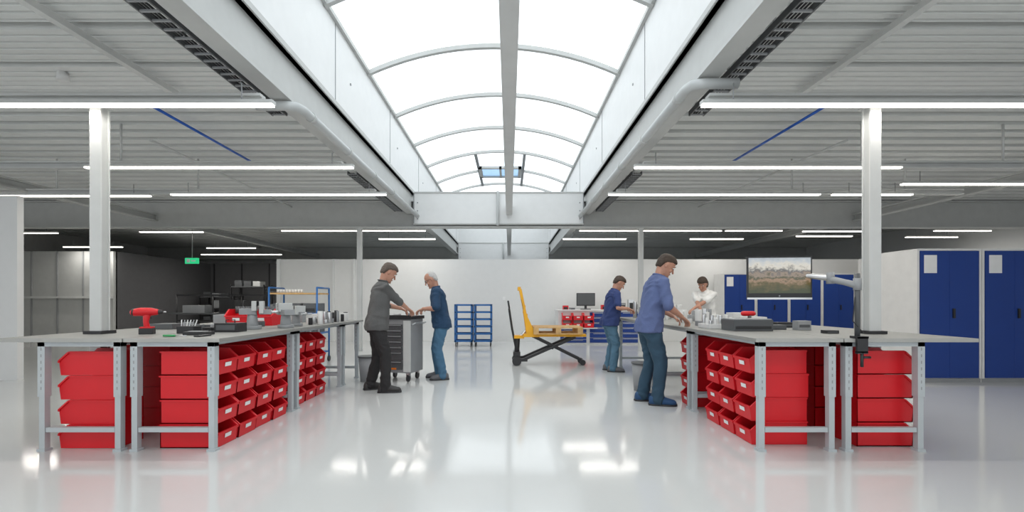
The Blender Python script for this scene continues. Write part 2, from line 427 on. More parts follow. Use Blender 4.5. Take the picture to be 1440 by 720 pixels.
# ---------------------------------------------------------------- monitor on arm
def screen_mat():
    m=bpy.data.materials.new("monitor_picture"); m.use_nodes=True; nt=m.node_tree; bs=nt.nodes["Principled BSDF"]
    tc=nt.nodes.new("ShaderNodeTexCoord"); sep=nt.nodes.new("ShaderNodeSeparateXYZ"); nt.links.new(tc.outputs["Generated"],sep.inputs[0])
    nz=nt.nodes.new("ShaderNodeTexNoise"); nz.inputs["Scale"].default_value=5.5; nz.inputs["Detail"].default_value=9; nz.inputs["Roughness"].default_value=0.7; nt.links.new(tc.outputs["Generated"],nz.inputs["Vector"])
    ma=nt.nodes.new("ShaderNodeMath"); ma.operation='MULTIPLY_ADD'; ma.inputs[1].default_value=0.8; nt.links.new(nz.outputs["Fac"],ma.inputs[0])
    nt.links.new(sep.outputs["Z"],ma.inputs[2])
    rp=nt.nodes.new("ShaderNodeValToRGB"); e=rp.color_ramp.elements
    e[0].position=0.30; e[0].color=(0.04,0.05,0.02,1); e[1].position=1.0; e[1].color=(0.30,0.34,0.36,1)
    ma2=nt.nodes.new("ShaderNodeMath"); ma2.operation='MULTIPLY'; ma2.inputs[1].default_value=0.66; nt.links.new(ma.outputs[0],ma2.inputs[0])
    for p,c in ((0.42,(0.10,0.08,0.03,1)),(0.50,(0.30,0.20,0.13,1)),(0.56,(0.05,0.06,0.03,1)),(0.62,(0.28,0.22,0.17,1)),(0.68,(0.10,0.10,0.10,1)),(0.76,(0.60,0.57,0.50,1)),(0.88,(0.42,0.46,0.49,1))):
        q=e.new(p); q.color=c
    nt.links.new(ma2.outputs[0],rp.inputs[0]); nt.links.new(rp.outputs[0],bs.inputs["Emission Color"]); bs.inputs["Emission Strength"].default_value=1.0
    bs.inputs["Base Color"].default_value=(0.01,0.01,0.01,1); bs.inputs["Roughness"].default_value=0.15
    return m
M_SCREEN=screen_mat()
e=empty("desktop_monitor",(2.50,4.22,1.485),math.radians(-6))
b=MB()
b.box(-0.285,0.285,-0.012,0.006,-0.20,0.195,M_BLACK)
b.box(-0.285,0.285,-0.014,-0.012,-0.203,-0.185,M_ALU)
b.cyl((0,-0.016,-0.17),(0,-0.012,-0.17),0.007,M_GREY)
b.box(-0.22,0.22,0.006,0.03,-0.14,0.15,M_DGREY); b.box(-0.06,0.06,0.03,0.06,-0.06,0.06,M_BLACK)
b.build("housing",parent=e,bevel=0.004)
b=MB(); b.box(-0.272,0.272,-0.0135,-0.0125,-0.145,0.183,M_SCREEN); b.build("screen",parent=e)
e=empty("monitor_arm",(2.93,3.83,0))
b=MB()
b.cyl((0,0,0.975),(0,0,1.50),0.02,M_DGREY); b.cyl((0,0,1.36),(0,0,1.46),0.03,M_GREY)
b.box(-0.05,0.05,-0.06,0.02,0.957,0.975,M_BLACK); b.box(-0.045,0.045,-0.06,-0.04,0.84,0.97,M_BLACK); b.box(-0.045,0.045,-0.06,-0.035,0.83,0.85,M_BLACK); b.cyl((0,-0.05,0.72),(0,-0.05,0.84),0.012,M_BLACK)
b.cyl((0.0,-0.05,0.80),(0.07,-0.05,0.80),0.01,M_BLACK)
b.tube([(0,0,1.40),(-0.05,0.08,1.43),(-0.10,0.18,1.46)],[0.03,0.026,0.03],M_GREY)
b.tube([(-0.10,0.18,1.47),(-0.18,0.36,1.50),(-0.30,0.51,1.49),(-0.40,0.53,1.48)],[0.028,0.024,0.024,0.028],M_ALU)
b.cyl((-0.10,0.18,1.42),(-0.10,0.18,1.52),0.032,M_GREY)
b.tube([(-0.02,0,1.3),(-0.06,-0.03,1.1),(0.05,0.0,1.0)],[0.004]*3,M_BLACK)
b.build("arm",parent=e)

# ---------------------------------------------------------------- tool trolley
e=empty("tool_trolley",(-1.74,7.36,0),math.radians(-14))
b=MB()
b.box(-0.27,0.27,-0.22,0.22,0.14,0.98,M_GREY); b.box(-0.29,0.29,-0.24,0.24,0.98,1.03,M_BLACK)
b.box(-0.29,0.29,-0.24,-0.22,1.03,1.045,M_BLACK)
zz=0.90
for i in range(7):
    h=0.075 if i<5 else 0.13
    b.box(-0.25,0.13,-0.236,-0.22,zz-h,zz,M_DGREY); b.box(-0.23,0.11,-0.25,-0.236,zz-0.02,zz-0.008,M_GREY); zz-=h+0.012
b.box(0.15,0.27,-0.235,-0.22,0.16,0.96,M_STEELL)
b.box(-0.14,0.03,-0.238,-0.236,0.19,0.22,M_ORANGE)
for x in (-0.2,0.2):
    for y in (-0.16,0.16):
        b.cyl((x-0.015,y,0.055),(x+0.015,y,0.055),0.055,M_BLACK); b.box(x-0.03,x+0.03,y-0.02,y+0.02,0.09,0.14,M_ALU)
b.tube([(0.29,-0.2,0.9),(0.33,-0.2,0.92),(0.33,0.2,0.92),(0.29,0.2,0.9)],[0.012]*4,M_ALU)
b.box(-0.08,0.02,-0.12,-0.06,1.03,1.06,M_ALU); b.cyl((0.12,0.0,1.03),(0.12,0.0,1.07),0.03,M_GREY)
b.build("body",parent=e,bevel=0.004)

# ---------------------------------------------------------------- scissor pallet truck
e=empty("scissor_pallet_truck",(0,9.13,0))
b=MB()
for y in (-0.12,0.12):
    b.bar((0.40,y,0.62),(0.22,y,1.50),0.05,0.09,M_YELL,up=(0,1,0))
b.bar((0.20,-0.16,1.51),(0.20,0.16,1.51),0.06,0.07,M_YELL); b.bar((0.30,-0.12,1.1),(0.30,0.12,1.1),0.05,0.16,M_YELL)
b.bar((0.345,-0.12,0.86),(0.345,0.12,0.86),0.04,0.3,M_YELL)
b.box(0.28,0.60,-0.24,0.24,0.56,0.62,M_YELL)
for sy in (-1,1):
    vs=[(0.34,sy*0.20,0.62),(0.52,sy*0.20,0.62),(0.27,sy*0.20,1.15),(0.34,sy*0.24,0.62),(0.52,sy*0.24,0.62),(0.27,sy*0.24,1.15)]
    b.add(vs,[(0,1,2),(5,4,3),(0,3,4,1),(1,4,5,2),(2,5,3,0)],M_YELL)
b.box(0.10,0.30,-0.10,0.10,0.52,0.58,M_YELL)
b.bar((0.275,-0.166,1.1),(0.235,-0.166,1.3),0.005,0.04,M_BLACK,up=(0,1,0))
for y in (-0.20,0.20):
    b.box(0.5,1.50,y-0.08,y+0.08,0.57,0.62,M_YELL)
    b.bar((0.25,y,0.10),(1.30,y,0.56),0.05,0.07,M_BLACK,up=(0,1,0)); b.bar((0.45,y*0.75,0.58),(1.42,y*0.75,0.10),0.05,0.07,M_BLACK,up=(0,1,0))
    b.cyl((1.45,y*0.75-0.04,0.055),(1.45,y*0.75+0.04,0.055),0.055,M_BLACK)
    b.box(0.08,0.36,y-0.03,y+0.03,0.08,0.14,M_BLACK)
    b.cyl((0.15,y-0.05,0.09),(0.15,y+0.05,0.09),0.09,M_BLACK)
b.box(0.08,0.22,-0.2,0.2,0.16,0.26,M_BLACK); b.cyl((0.15,0,0.2),(0.17,0,0.55),0.05,M_BLACK)
b.cyl((0.17,0,0.5),(0.33,0,0.66),0.03,M_ALU); b.cyl((0.85,-0.2,0.34),(0.85,0.2,0.34),0.025,M_BLACK)
b.tube([(0.14,0,0.3),(0.06,0,0.7),(0.0,0,1.1)],[0.022]*3,M_BLACK)
b.tube([(0.0,0,1.08),(0.0,-0.12,1.14),(-0.02,-0.12,1.26),(-0.02,0.12,1.26),(0.0,0.12,1.14),(0.0,0,1.08)],[0.018]*6,M_BLACK)
b.build("chassis",parent=e,bevel=0.004)
b=MB()
for i in range(5):
    y=-0.38+i*0.16; b.box(0.47,1.42,y,y+0.115,0.742,0.762,M_WOOD)
for x in (0.47,0.9,1.32):
    b.box(x,x+0.1,-0.38,0.375,0.72,0.742,M_WOOD)
    for y in (-0.38,-0.05,0.28): b.box(x,x+0.1,y,y+0.095,0.642,0.72,M_WOOD)
for y in (-0.38,-0.05,0.28): b.box(0.47,1.42,y,y+0.095,0.622,0.642,M_WOOD)
b.build("pallet",parent=e)

def rollcart(x,y):
    b=MB(); w=0.50; d=0.45; h=1.17; p=0.045
    for i in (0,1):
        for j in (0,1):
            b.box(x+i*(w-p),x+i*(w-p)+p,y+j*(d-p),y+j*(d-p)+p,0.12,h,M_BLUEF)
            b.cyl((x+0.04+i*(w-0.08)-0.012,y+0.03+j*(d-0.06),0.055),(x+0.04+i*(w-0.08)+0.012,y+0.03+j*(d-0.06),0.055),0.055,M_BLACK,n=12)
            b.box(x+0.02+i*(w-0.08),x+0.06+i*(w-0.08),y+0.01+j*(d-0.06),y+0.05+j*(d-0.06),0.1,0.13,M_GREY)
    for z in (0.13,0.33,0.53,0.73,0.93,1.13):
        b.box(x,x+w,y,y+0.02,z,z+0.045,M_BLUEF); b.box(x,x+w,y+d-0.02,y+d,z,z+0.045,M_BLUEF)
        b.box(x,x+0.02,y,y+d,z,z+0.045,M_BLUEF); b.box(x+w-0.02,x+w,y,y+d,z,z+0.045,M_BLUEF)
        b.box(x+0.02,x+w-0.02,y+0.02,y+d-0.02,z,z+0.012,M_BLUEF)
    b.build("blue_roll_cart",bevel=0.003)
rollcart(-1.52,12.6); rollcart(-0.98,12.6)

e=empty("drawer_workbench",(1.43,13.25,0))
b=MB()
b.box(0,2.6,0.02,0.75,0.0,0.97,M_WPLAST); b.box(-0.03,2.63,-0.03,0.78,0.97,1.01,M_WPLAST)
for k in range(3):
    x=0.06+k*0.86
    if k==0: 
        for i in range(4): b.box(x,x+0.76,-0.0,0.02,0.05+i*0.1,0.135+i*0.1,M_BLUE); b.box(x+0.1,x+0.66,-0.015,0,0.11+i*0.1,0.12+i*0.1,M_ALU)
    else:
        for i in range(6): b.box(x,x+0.76,-0.0,0.02,0.05+i*0.15,0.185+i*0.15,M_BLUE); b.box(x+0.1,x+0.66,-0.015,0,0.155+i*0.15,0.17+i*0.15,M_ALU)
b.build("cabinet_body",parent=e,bevel=0.003)
for i in range(3):
    for j in range(2):
        o=bpy.data.objects.new("red_bin_%d"%(i*2+j),BIN); COL.objects.link(o); o.parent=e; o.rotation_euler[2]=math.pi/2; o.location=(0.24+i*0.31,-0.22,0.50+j*0.215)
b=MB(); b.box(0.1,1.1,-0.24,0.02,0.47,0.495,M_WPLAST); b.build("bin_shelf",parent=e)
b=MB()
b.box(2.0,2.55,13.5,13.53,1.12,1.5,M_BLACK); b.box(2.02,2.53,13.495,13.5,1.15,1.48,M_DGREY); b.box(2.24,2.31,13.53,13.57,1.04,1.3,M_BLACK); b.box(2.13,2.42,13.48,13.66,1.011,1.035,M_BLACK)
b.build("computer_monitor",bevel=0.004)
b=MB()
for i,(x,h,m) in enumerate(((1.6,0.12,M_RED),(1.8,0.06,M_GREY),(2.75,0.14,M_RED),(3.0,0.1,M_WPLAST),(3.3,0.2,M_GREY),(3.55,0.3,M_ALU),(3.8,0.16,M_GREY))):
    b.box(x,x+0.16,13.5,13.7,1.011,1.01+h,m); b.box(x+0.02,x+0.14,13.49,13.5,1.02,1.0+h*0.7,M_BLACK)
b.build("workshop_supplies",bevel=0.004)

e=empty("shelf_trolley",(-4.75,9.0,0))
b=MB(); w=0.95
for x in (0,w):
    for y in (0,0.6):
        b.cyl((x,y,0.1),(x,y,1.53),0.018,M_BLUEF); b.cyl((x-0.015,y,0.06),(x+0.015,y,0.06),0.06,M_BLACK)
    b.cyl((x,0,1.53),(x,0.6,1.53),0.018,M_BLUEF)
for z in (0.2,0.6,1.0,1.40):
    b.box(0,w,0,0.6,z,z+0.03,M_BLUEF if z<1.3 else M_WOOD)
for i in range(3):
    b.box(0.05+i*0.3,0.30+i*0.3,0.05,0.5,1.03,1.22,M_DGREY); b.box(0.07+i*0.3,0.28+i*0.3,0.04,0.05,1.06,1.12,M_BLACK)
    b.box(0.05+i*0.3,0.30+i*0.3,0.05,0.5,0.63,0.85,M_DGREY)
for i in range(9): b.cyl((0.08+i*0.06,0.2,1.43),(0.08+i*0.06,0.2,1.50),0.025,M_WPLAST,n=10)
b.build("frame",parent=e)

b=MB()
for x0,x1,y,zt in ((-12.6,-11.2,18.5,1.5),(-10.9,-9.6,17.8,1.9),(-9.2,-7.8,17.2,1.7)):
    for x in (x0,x1):
        b.box(x-0.025,x+0.025,y,y+0.05,0,zt,M_BLACK); b.box(x-0.025,x+0.025,y+0.6,y+0.65,0,zt,M_BLACK)
    for z in (0.4,0.95,zt-0.1):
        b.box(x0,x1,y,y+0.65,z,z+0.04,M_DGREY)
        xx=x0+0.1
        while xx<x1-0.35:
            hh=random.uniform(0.12,0.3); b.box(xx,xx+0.28,y+0.1,y+0.5,z+0.04,z+0.04+hh,random.choice([M_GREY,M_DGREY,M_BLACK,M_STEEL])); xx+=0.36
b.build("storage_shelving")
b=MB()
for x in (-9.2,-8.2,-7.4,-6.5): b.cyl((x,12.6,0),(x,12.6,1.45),0.02,M_BLACK,n=8)
b.box(-9.2,-6.5,12.58,12.62,1.40,1.45,M_BLACK); b.box(-9.2,-6.5,12.58,12.62,0.7,0.74,M_BLACK); b.box(-9.2,-6.5,12.3,12.9,0.9,0.94,M_DGREY)
b.box(-8.9,-8.3,12.4,12.8,0.94,1.15,M_GREY); b.box(-7.9,-7.5,12.4,12.8,0.94,1.3,M_BLACK)
b.build("black_work_rack")

# ---------------------------------------------------------------- things on tables
TZ=0.956
e=empty("cordless_drill",(-3.42,4.30,TZ),math.radians(20))
b=MB()
b.box(-0.055,0.055,-0.04,0.04,0,0.055,M_BLACK); b.box(-0.05,0.05,-0.035,0.035,0.055,0.07,M_RED)
b.tube([(0.0,0,0.06),(-0.01,0,0.12),(0.0,0,0.18)],[(0.026,0.022),(0.022,0.02),(0.034,0.026)],M_RED)
b.tube([(-0.10,0,0.205),(-0.05,0,0.21),(0.03,0,0.21),(0.07,0,0.208)],[0.034,0.040,0.038,0.030],M_RED,side=(0,1,0))
b.cyl((-0.115,0,0.206),(-0.09,0,0.206),0.034,M_BLACK); b.cyl((0.09,0,0.208),(0.125,0,0.208),0.024,M_BLACK,r1=0.016); b.cyl((0.125,0,0.208),(0.15,0,0.208),0.006,M_ALU)
b.tube([(0.02,0,0.17),(0.03,0,0.15)],[0.01,0.008],M_BLACK)
b.build("drill",parent=e,bevel=0.003)
b=MB()
b.box(-3.18,-3.02,4.35,4.47,TZ,TZ+0.07,M_BLACK)
for i in range(6): b.cyl((-3.17+i*0.025,4.4,TZ+0.05),(-3.18+i*0.03,4.42,TZ+0.13),0.005,[M_ALU,M_GREY,M_WPLAST][i%3],n=8)
b.build("pen_box",bevel=0.003)
b=MB(); b.box(-2.98,-2.76,4.15,4.27,TZ,TZ+0.03,M_BLACK); b.box(-2.95,-2.80,4.17,4.24,TZ+0.03,TZ+0.035,M_GREY); b.build("measuring_device",bevel=0.005)
b=MB(); b.box(-2.74,-2.68,3.95,4.10,TZ,TZ+0.012,M_BLACK); b.build("mobile_phone",bevel=0.003)
M_GR2=mat("green_handle",(0.05,0.35,0.12),0.4)
b=MB(); b.cyl((-3.0,3.95,TZ+0.011),(-2.90,3.95,TZ+0.011),0.010,M_GR2,n=10); b.cyl((-2.90,3.95,TZ+0.011),(-2.8,3.95,TZ+0.011),0.004,M_ALU,n=8); b.build("screwdriver")
b=MB(); b.box(-2.95,-2.72,4.55,4.72,TZ,TZ+0.09,M_BLACK); b.box(-2.93,-2.74,4.545,4.55,TZ+0.02,TZ+0.07,M_DGREY); b.tube([(-2.88,4.63,TZ+0.09),(-2.88,4.63,TZ+0.12),(-2.79,4.63,TZ+0.12),(-2.79,4.63,TZ+0.09)],[0.006]*4,M_BLACK); b.build("black_instrument_case",bevel=0.004)
def vise(x,y,rz,s=1.0):
    e=empty("bench_vise",(x,y,TZ),rz); b=MB(); b.M=Matrix.Scale(s,4)
    b.cyl((0,0,0),(0,0,0.03),0.07,M_GREY); b.tube([(0,0,0.03),(0,0,0.12)],[(0.045,0.05),(0.035,0.04)],M_GREY,round_cap=False)
    b.box(-0.09,0.03,-0.045,0.045,0.12,0.17,M_GREY); b.box(0.0,0.035,-0.06,0.06,0.15,0.23,M_STEEL); b.box(0.055,0.085,-0.06,0.06,0.13,0.23,M_STEEL)
    b.box(0.05,0.14,-0.03,0.03,0.12,0.16,M_GREY); b.box(0.035,0.042,-0.055,0.055,0.19,0.23,M_BLACK); b.box(0.048,0.055,-0.055,0.055,0.19,0.23,M_BLACK)
    b.cyl((0.13,0,0.14),(0.19,0,0.14),0.012,M_ALU); b.cyl((0.18,-0.07,0.14),(0.18,0.07,0.14),0.006,M_ALU)
    b.build("body",parent=e,bevel=0.003)
vise(-2.85,5.05,0.4,1.35); vise(-2.60,5.30,2.4,1.25); vise(-2.66,5.68,-0.5,1.1)
b=MB()
for i in range(26):
    x=random.uniform(-2.85,-2.5); y=random.uniform(5.95,7.4); h=random.uniform(0.05,0.18)
    b.cyl((x,y,TZ),(x,y,TZ+h),random.uniform(0.015,0.035),random.choice([M_ALU,M_WPLAST,M_GREY,M_BLACK]),n=14)
for i in range(4):
    x=-3.1+i*0.14; b.box(x,x+0.1,6.6+i*0.2,6.72+i*0.2,TZ,TZ+0.12,[M_GREY,M_WPLAST][i%2])
b.build("machined_parts",bevel=0.002)
b=MB()
for i in range(10):
    x=random.uniform(-3.55,-3.05); y=4.6+i*0.1; h=random.uniform(0.02,0.09); w=random.uniform(0.03,0.07)
    b.box(x-w,x+w,y,y+0.07,TZ,TZ+h,[M_BLACK,M_DGREY,M_GREY,M_ALU][i%4])
b.build("hand_tools",bevel=0.003)
e=empty("red_crates",(-3.45,5.75,TZ))
for i in range(2):
    o=bpy.data.objects.new("crate_%d"%i,BIN); COL.objects.link(o); o.parent=e; o.rotation_euler[2]=math.pi/2; o.location=(0.0+i*0.31,0.0,0)
b=MB()
for i in range(8): b.cyl((-0.1+i*0.065,0.2,0.15),(-0.1+i*0.065,0.2,0.24),0.025,M_DGREY,n=10)
b.build("contents",parent=e)
b=MB(); b.box(-3.95,-3.70,5.0,5.25,TZ,TZ+0.06,M_DGREY); b.box(-4.1,-3.8,6.3,6.5,TZ,TZ+0.12,M_GREY); b.box(-3.7,-3.5,6.8,7.0,TZ,TZ+0.15,M_DGREY); b.build("instrument_boxes",bevel=0.004)
b=MB(); b.box(2.33,2.74,4.72,5.0,TZ,TZ+0.115,M_DGREY); b.box(2.35,2.72,4.715,4.72,TZ+0.02,TZ+0.05,M_BLACK); b.box(2.34,2.73,4.73,4.99,TZ+0.115,TZ+0.125,M_GREY); b.build("grey_tool_case",bevel=0.006)
b=MB(); b.cyl((2.72,5.15,TZ+0.03),(2.72,5.15,TZ+0.16),0.02,M_DGREY); b.tube([(2.65,5.15,TZ+0.17),(2.76,5.15,TZ+0.17)],[0.028,0.028],M_RED,side=(0,1,0)); b.box(2.68,2.76,5.1,5.2,TZ,TZ+0.04,M_RED); b.build("red_power_screwdriver")
b=MB(); b.box(2.24,2.56,5.1,5.4,TZ,TZ+0.05,M_WPLAST)
for i in range(5):
    for j in range(3): b.cyl((2.28+i*0.055,5.15+j*0.09,TZ+0.05),(2.28+i*0.055,5.15+j*0.09,TZ+0.09+0.03*((i+j)%3)),0.02,[M_ALU,M_WPLAST][(i+j)%2],n=10)
b.build("parts_tray",bevel=0.003)
b=MB()
for i,(x,y,w,h,m) in enumerate(((2.92,5.0,0.09,0.05,M_DGREY),(3.15,4.9,0.07,0.10,M_GREY),(2.95,5.5,0.12,0.12,M_WPLAST),(3.25,5.4,0.1,0.06,M_BLACK),(3.1,4.4,0.06,0.03,M_BLACK),(3.0,5.9,0.14,0.16,M_WPLAST),(2.45,5.75,0.08,0.06,M_GREY))):
    b.box(x-w,x+w,y-w*0.7,y+w*0.7,TZ,TZ+h,m); b.box(x-w*0.8,x+w*0.8,y-w*0.7-0.003,y-w*0.7,TZ+h*0.3,TZ+h*0.6,M_DGREY)
b.build("small_parts_boxes",bevel=0.003)
b=MB()
for i in range(22):
    x=random.uniform(2.45,3.3); y=random.uniform(6.1,7.7); h=random.uniform(0.06,0.2)
    b.cyl((x,y,TZ),(x,y,TZ+h),random.uniform(0.02,0.045),random.choice([M_ALU,M_WPLAST,M_WPLAST,M_GREY]),n=14)
for i in range(4):
    for k in range(4-(i//3)): b.cyl((2.62+i*0.11,7.9,TZ+k*0.085),(2.62+i*0.11,7.9,TZ+k*0.085+0.075),0.045,M_WPLAST,r1=0.05,n=14)
b.build("machined_components",bevel=0.002)
b=MB(); b.box(2.45,2.7,8.3,8.6,TZ,TZ+0.2,M_GREY); b.box(2.47,2.68,8.28,8.3,TZ+0.05,TZ+0.15,M_DGREY); b.cyl((2.58,8.45,TZ+0.2),(2.58,8.45,TZ+0.34),0.06,M_ALU); b.cyl((2.35,8.5,TZ),(2.35,8.5,TZ+0.3),0.035,M_ALU); b.build("measuring_machine",bevel=0.003)
for x,y in ((-2.24,7.2),(1.88,6.45)):
    b=MB(); b.M=Matrix.Translation((x,y,0))
    b.tube([(0,0,0),(0,0,0.38)],[(0.11,0.11),(0.14,0.14)],M_GREY,round_cap=False); b.cyl((0,0,0.38),(0,0,0.40),0.15,M_DGREY); b.build("waste_bin")

# ---------------------------------------------------------------- people
M_SKIN=mat("skin",(0.47,0.24,0.165),0.5,var=0.08,nscale=25)
M_SHOE=mat("shoe_leather",(0.03,0.028,0.027),0.5)
M_LIP=mat("lips",(0.36,0.14,0.11),0.5)
M_EYE=mat("eye_white",(0.8,0.8,0.78),0.2)
def remeshed(mb,voxel,sm=2,noise_amp=0.0,nscale=9.0,seed=0.0,zs=1.8,ztaper=None):
    me=mb.mesh("tmp"); ob=bpy.data.objects.new("tmp",me); COL.objects.link(ob)
    r=ob.modifiers.new("r",'REMESH'); r.mode='VOXEL'; r.voxel_size=voxel
    if sm:
        q=ob.modifiers.new("s",'SMOOTH'); q.factor=0.5; q.iterations=sm
    bpy.context.view_layer.update()
    dg=bpy.context.evaluated_depsgraph_get()
    m2=bpy.data.meshes.new_from_object(ob.evaluated_get(dg))
    bpy.data.objects.remove(ob)
    if noise_amp>0:
        nn=[v.normal.copy() for v in m2.vertices]
        for v,nr in zip(m2.vertices,nn):
            c=v.co
            w=Vector((noise.noise(c*3),noise.noise(c*3+Vector((5,0,0))),noise.noise(c*3+Vector((0,7,0)))))*0.22
            q=c+w
            d=noise.noise(Vector((q.x*nscale+seed,q.y*nscale,q.z*nscale*zs)))
            d2=1-2*abs(noise.noise(Vector((q.x*nscale*0.9+seed,q.y*nscale*0.9+3,q.z*nscale*zs*1.1))))
            d=0.5*d+0.7*(d2-0.55)
            k=1.0
            if ztaper is not None: k=min(1,max(0.0,(ztaper-c.z)/0.12))
            v.co=c+nr*(d*noise_amp*k)
    return m2
def ik(a,t,l1,l2,pole):
    d=t-a; L=min(d.length,(l1+l2)*0.998); u=d.normalized()
    t=a+u*L
    x=(l1*l1-l2*l2+L*L)/(2*L); h=math.sqrt(max(0,l1*l1-x*x))
    p=pole-u*pole.dot(u); p.normalize()
    return a+u*x+p*h, t

def person(name,loc,yaw,H,lean,hands,feet,head_pitch,head_yaw,shirt,pants,hair,hair_style,shoe=None,girth=1.0,sleeve=0.75,glasses=False,long_sleeve=False):
    S=H/1.73
    R=Matrix.Rotation(yaw,4,'Z'); RI=R.inverted(); L0=Vector((loc[0],loc[1],0))
    tol=lambda p:(RI@(Vector(p)-L0))/S
    def sp(z):
        p=Vector((0,0,0.93)); zz=0.93; st=0.01
        if z<=0.93: return Vector((0,0,z)),0.0
        while zz<z-1e-6:
            s=min(st,z-zz); k=min(1,max(0,(zz-0.93)/0.42)); ang=lean*(0.55+0.75*k)
            p=p+Vector((0,math.sin(ang),math.cos(ang)))*s; zz+=s
        k=min(1,max(0,(zz-0.93)/0.42)); return p,lean*(0.55+0.75*k)
    def torso(mb,prof,m):
        rings=[]
        for z,a,bf,bb in prof:
            c,an=sp(z); f=Vector((0,math.cos(an),-math.sin(an)))
            ring=[]
            for k in range(24):
                t=2*math.pi*k/24; cx=math.cos(t); sy=math.sin(t)
                ex=math.copysign(abs(cx)**0.85,cx)*a; ey=math.copysign(abs(sy)**0.9,sy)*(bf if sy>0 else bb)
                ring.append(c+Vector((ex,0,0))+f*ey)
            rings.append(ring)
        mb.loft(rings,m)
    g=girth
    final=MB(); final.M=Matrix.Translation(L0)@R@Matrix.Scale(S,4)
    cs,an=sp(1.415)
    arms=[]
    for i,s in enumerate((-1,1)):
        sh=cs+Vector((s*0.178,0,0.0)); tgt=tol(hands[i])
        hd=(tgt-sh).normalized()
        wrist=tgt-Vector((hd.x*0.6,hd.y,hd.z*0.4)).normalized()*0.09+Vector((0,0,0.025))
        el,wr=ik(sh,wrist,0.29,0.25,Vector((s*0.55,-0.25,-0.9)))
        arms.append((sh,el,wr,tgt,s))
    mb=MB()
    prof=[(0.83,0.192*g,0.142*g,0.152*g),(0.88,0.192*g,0.144*g,0.152*g),(0.93,0.190*g,0.145*g*(0.6+0.4*g),0.146*g),(1.02,0.180*g,0.136*g*g,0.126),(1.12,0.176*g,0.132*g*g,0.118),(1.22,0.180*g,0.126*g,0.122),(1.32,0.188,0.124,0.126),(1.38,0.190,0.112,0.120),(1.425,0.170,0.092,0.104),(1.465,0.115,0.072,0.086),(1.495,0.072,0.062,0.068),(1.51,0.060,0.054,0.06)]
    torso(mb,prof,shirt)
    for sh,el,wr,tgt,s in arms:
        if long_sleeve:
            mb.tube([sh+Vector((-s*0.06,0,0.01)),sh,sh.lerp(el,0.5),el,el.lerp(wr,0.30)],[0.062,0.073,0.064,0.058,0.052],shirt)
        else:
            mb.tube([sh+Vector((-s*0.06,0,0.01)),sh,sh.lerp(el,sleeve*0.5),sh.lerp(el,sleeve)],[0.062,0.073,0.068,0.068],shirt)
    me=remeshed(mb,0.010,3,0.016,7,loc[0],1.3); final.addmesh(me,shirt)
    cn,an2=sp(1.505)
    f=Vector((0,math.cos(an2),-math.sin(an2))); up=Vector((0,math.sin(an2),math.cos(an2)))
    mbc=MB()
    cp=[cn+Vector((math.cos(t)*0.066,0,0))+f*(math.sin(t)*0.064)-up*(0.008+0.03*max(0,math.sin(t))) for t in [math.radians(a) for a in range(100,441,20)]]
    mbc.tube(cp,[(0.010,0.018)]*len(cp),shirt,side=(0,0,1)); final.addmesh(remeshed(mbc,0.007,1),shirt)
    mb=MB()
    torso(mb,[(0.80,0.15*g,0.10*g,0.115*g),(0.86,0.164*g,0.112*g,0.125*g),(0.92,0.158*g,0.108*g,0.112*g),(0.96,0.14*g,0.10*g,0.10)],pants)
    legs=[]
    for i,s in enumerate((-1,1)):
        hip=Vector((s*0.088,0,0.885)); fx,fy,fyaw=feet[i]
        ank=Vector((fx,fy,0.085)); kn,an3=ik(hip,ank,0.415,0.40,Vector((s*0.1,1,0)))
        mb.tube([hip,hip.lerp(kn,0.35),hip.lerp(kn,0.7),kn,kn.lerp(ank,0.4),kn.lerp(ank,0.8),ank+Vector((0,0,-0.02))],
                [(0.086*g,0.100*g),(0.090,0.098),(0.080,0.086),(0.073,0.076),(0.070,0.075),(0.067,0.071),(0.069,0.075)],pants)
        legs.append((ank,math.radians(fyaw)))
    me=remeshed(mb,0.010,3,0.015,8,loc[1],1.1,ztaper=0.90); final.addmesh(me,pants)
    for ank,fa in legs:
        sh=MB(); sh.M=Matrix.Translation((ank.x,ank.y,0))@Matrix.Rotation(fa,4,'Z')
        def D(y,w,h):
            return [(w*math.cos(2*math.pi*k/16),y,0.012+max(0,h*(0.42+0.58*math.sin(2*math.pi*k/16)))) for k in range(16)]
        sh.loft([D(-0.095,0.02,0.055),D(-0.085,0.036,0.09),D(-0.04,0.044,0.115),D(0.0,0.045,0.12),D(0.05,0.047,0.10),D(0.10,0.053,0.078),D(0.15,0.051,0.065),D(0.185,0.040,0.055),D(0.205,0.018,0.035)][::-1],shoe or M_SHOE)
        final.addmesh(remeshed(sh,0.008,2),shoe or M_SHOE)
        so=MB(); so.M=sh.M
        so.loft([[(w*math.cos(2*math.pi*k/16),y,0.001+max(0,0.028*math.sin(2*math.pi*k/16))) for k in range(16)] for y,w in ((0.212,0.02),(0.19,0.045),(0.12,0.058),(0.05,0.050),(-0.04,0.046),(-0.10,0.028))],M_BLACK)
        final.addmesh(so.mesh("t"),M_BLACK)
    cnk,an4=sp(1.475)
    upv=Vector((0,math.sin(an4),math.cos(an4)))
    hp=an4*0.6+head_pitch
    hc=cnk+upv*0.078+Vector((0,math.sin(hp),math.cos(hp)))*0.072+Vector((0,0.018,0))
    HM=Matrix.Translation(hc)@Matrix.Rotation(head_yaw,4,'Z')@Matrix.Rotation(-hp,4,'X')@Matrix.Scale(1.05,4)
    def headrings(pr):
        out=[]
        for z,a,yf,yb in pr:
            c=(yf+yb)/2; ry=(yf-yb)/2
            out.append([(a*math.copysign(abs(math.cos(t))**0.9,math.cos(t)),c+ry*math.sin(t),z) for t in [2*math.pi*k/24 for k in range(24)]])
        return out
    sk=MB(); sk.M=HM
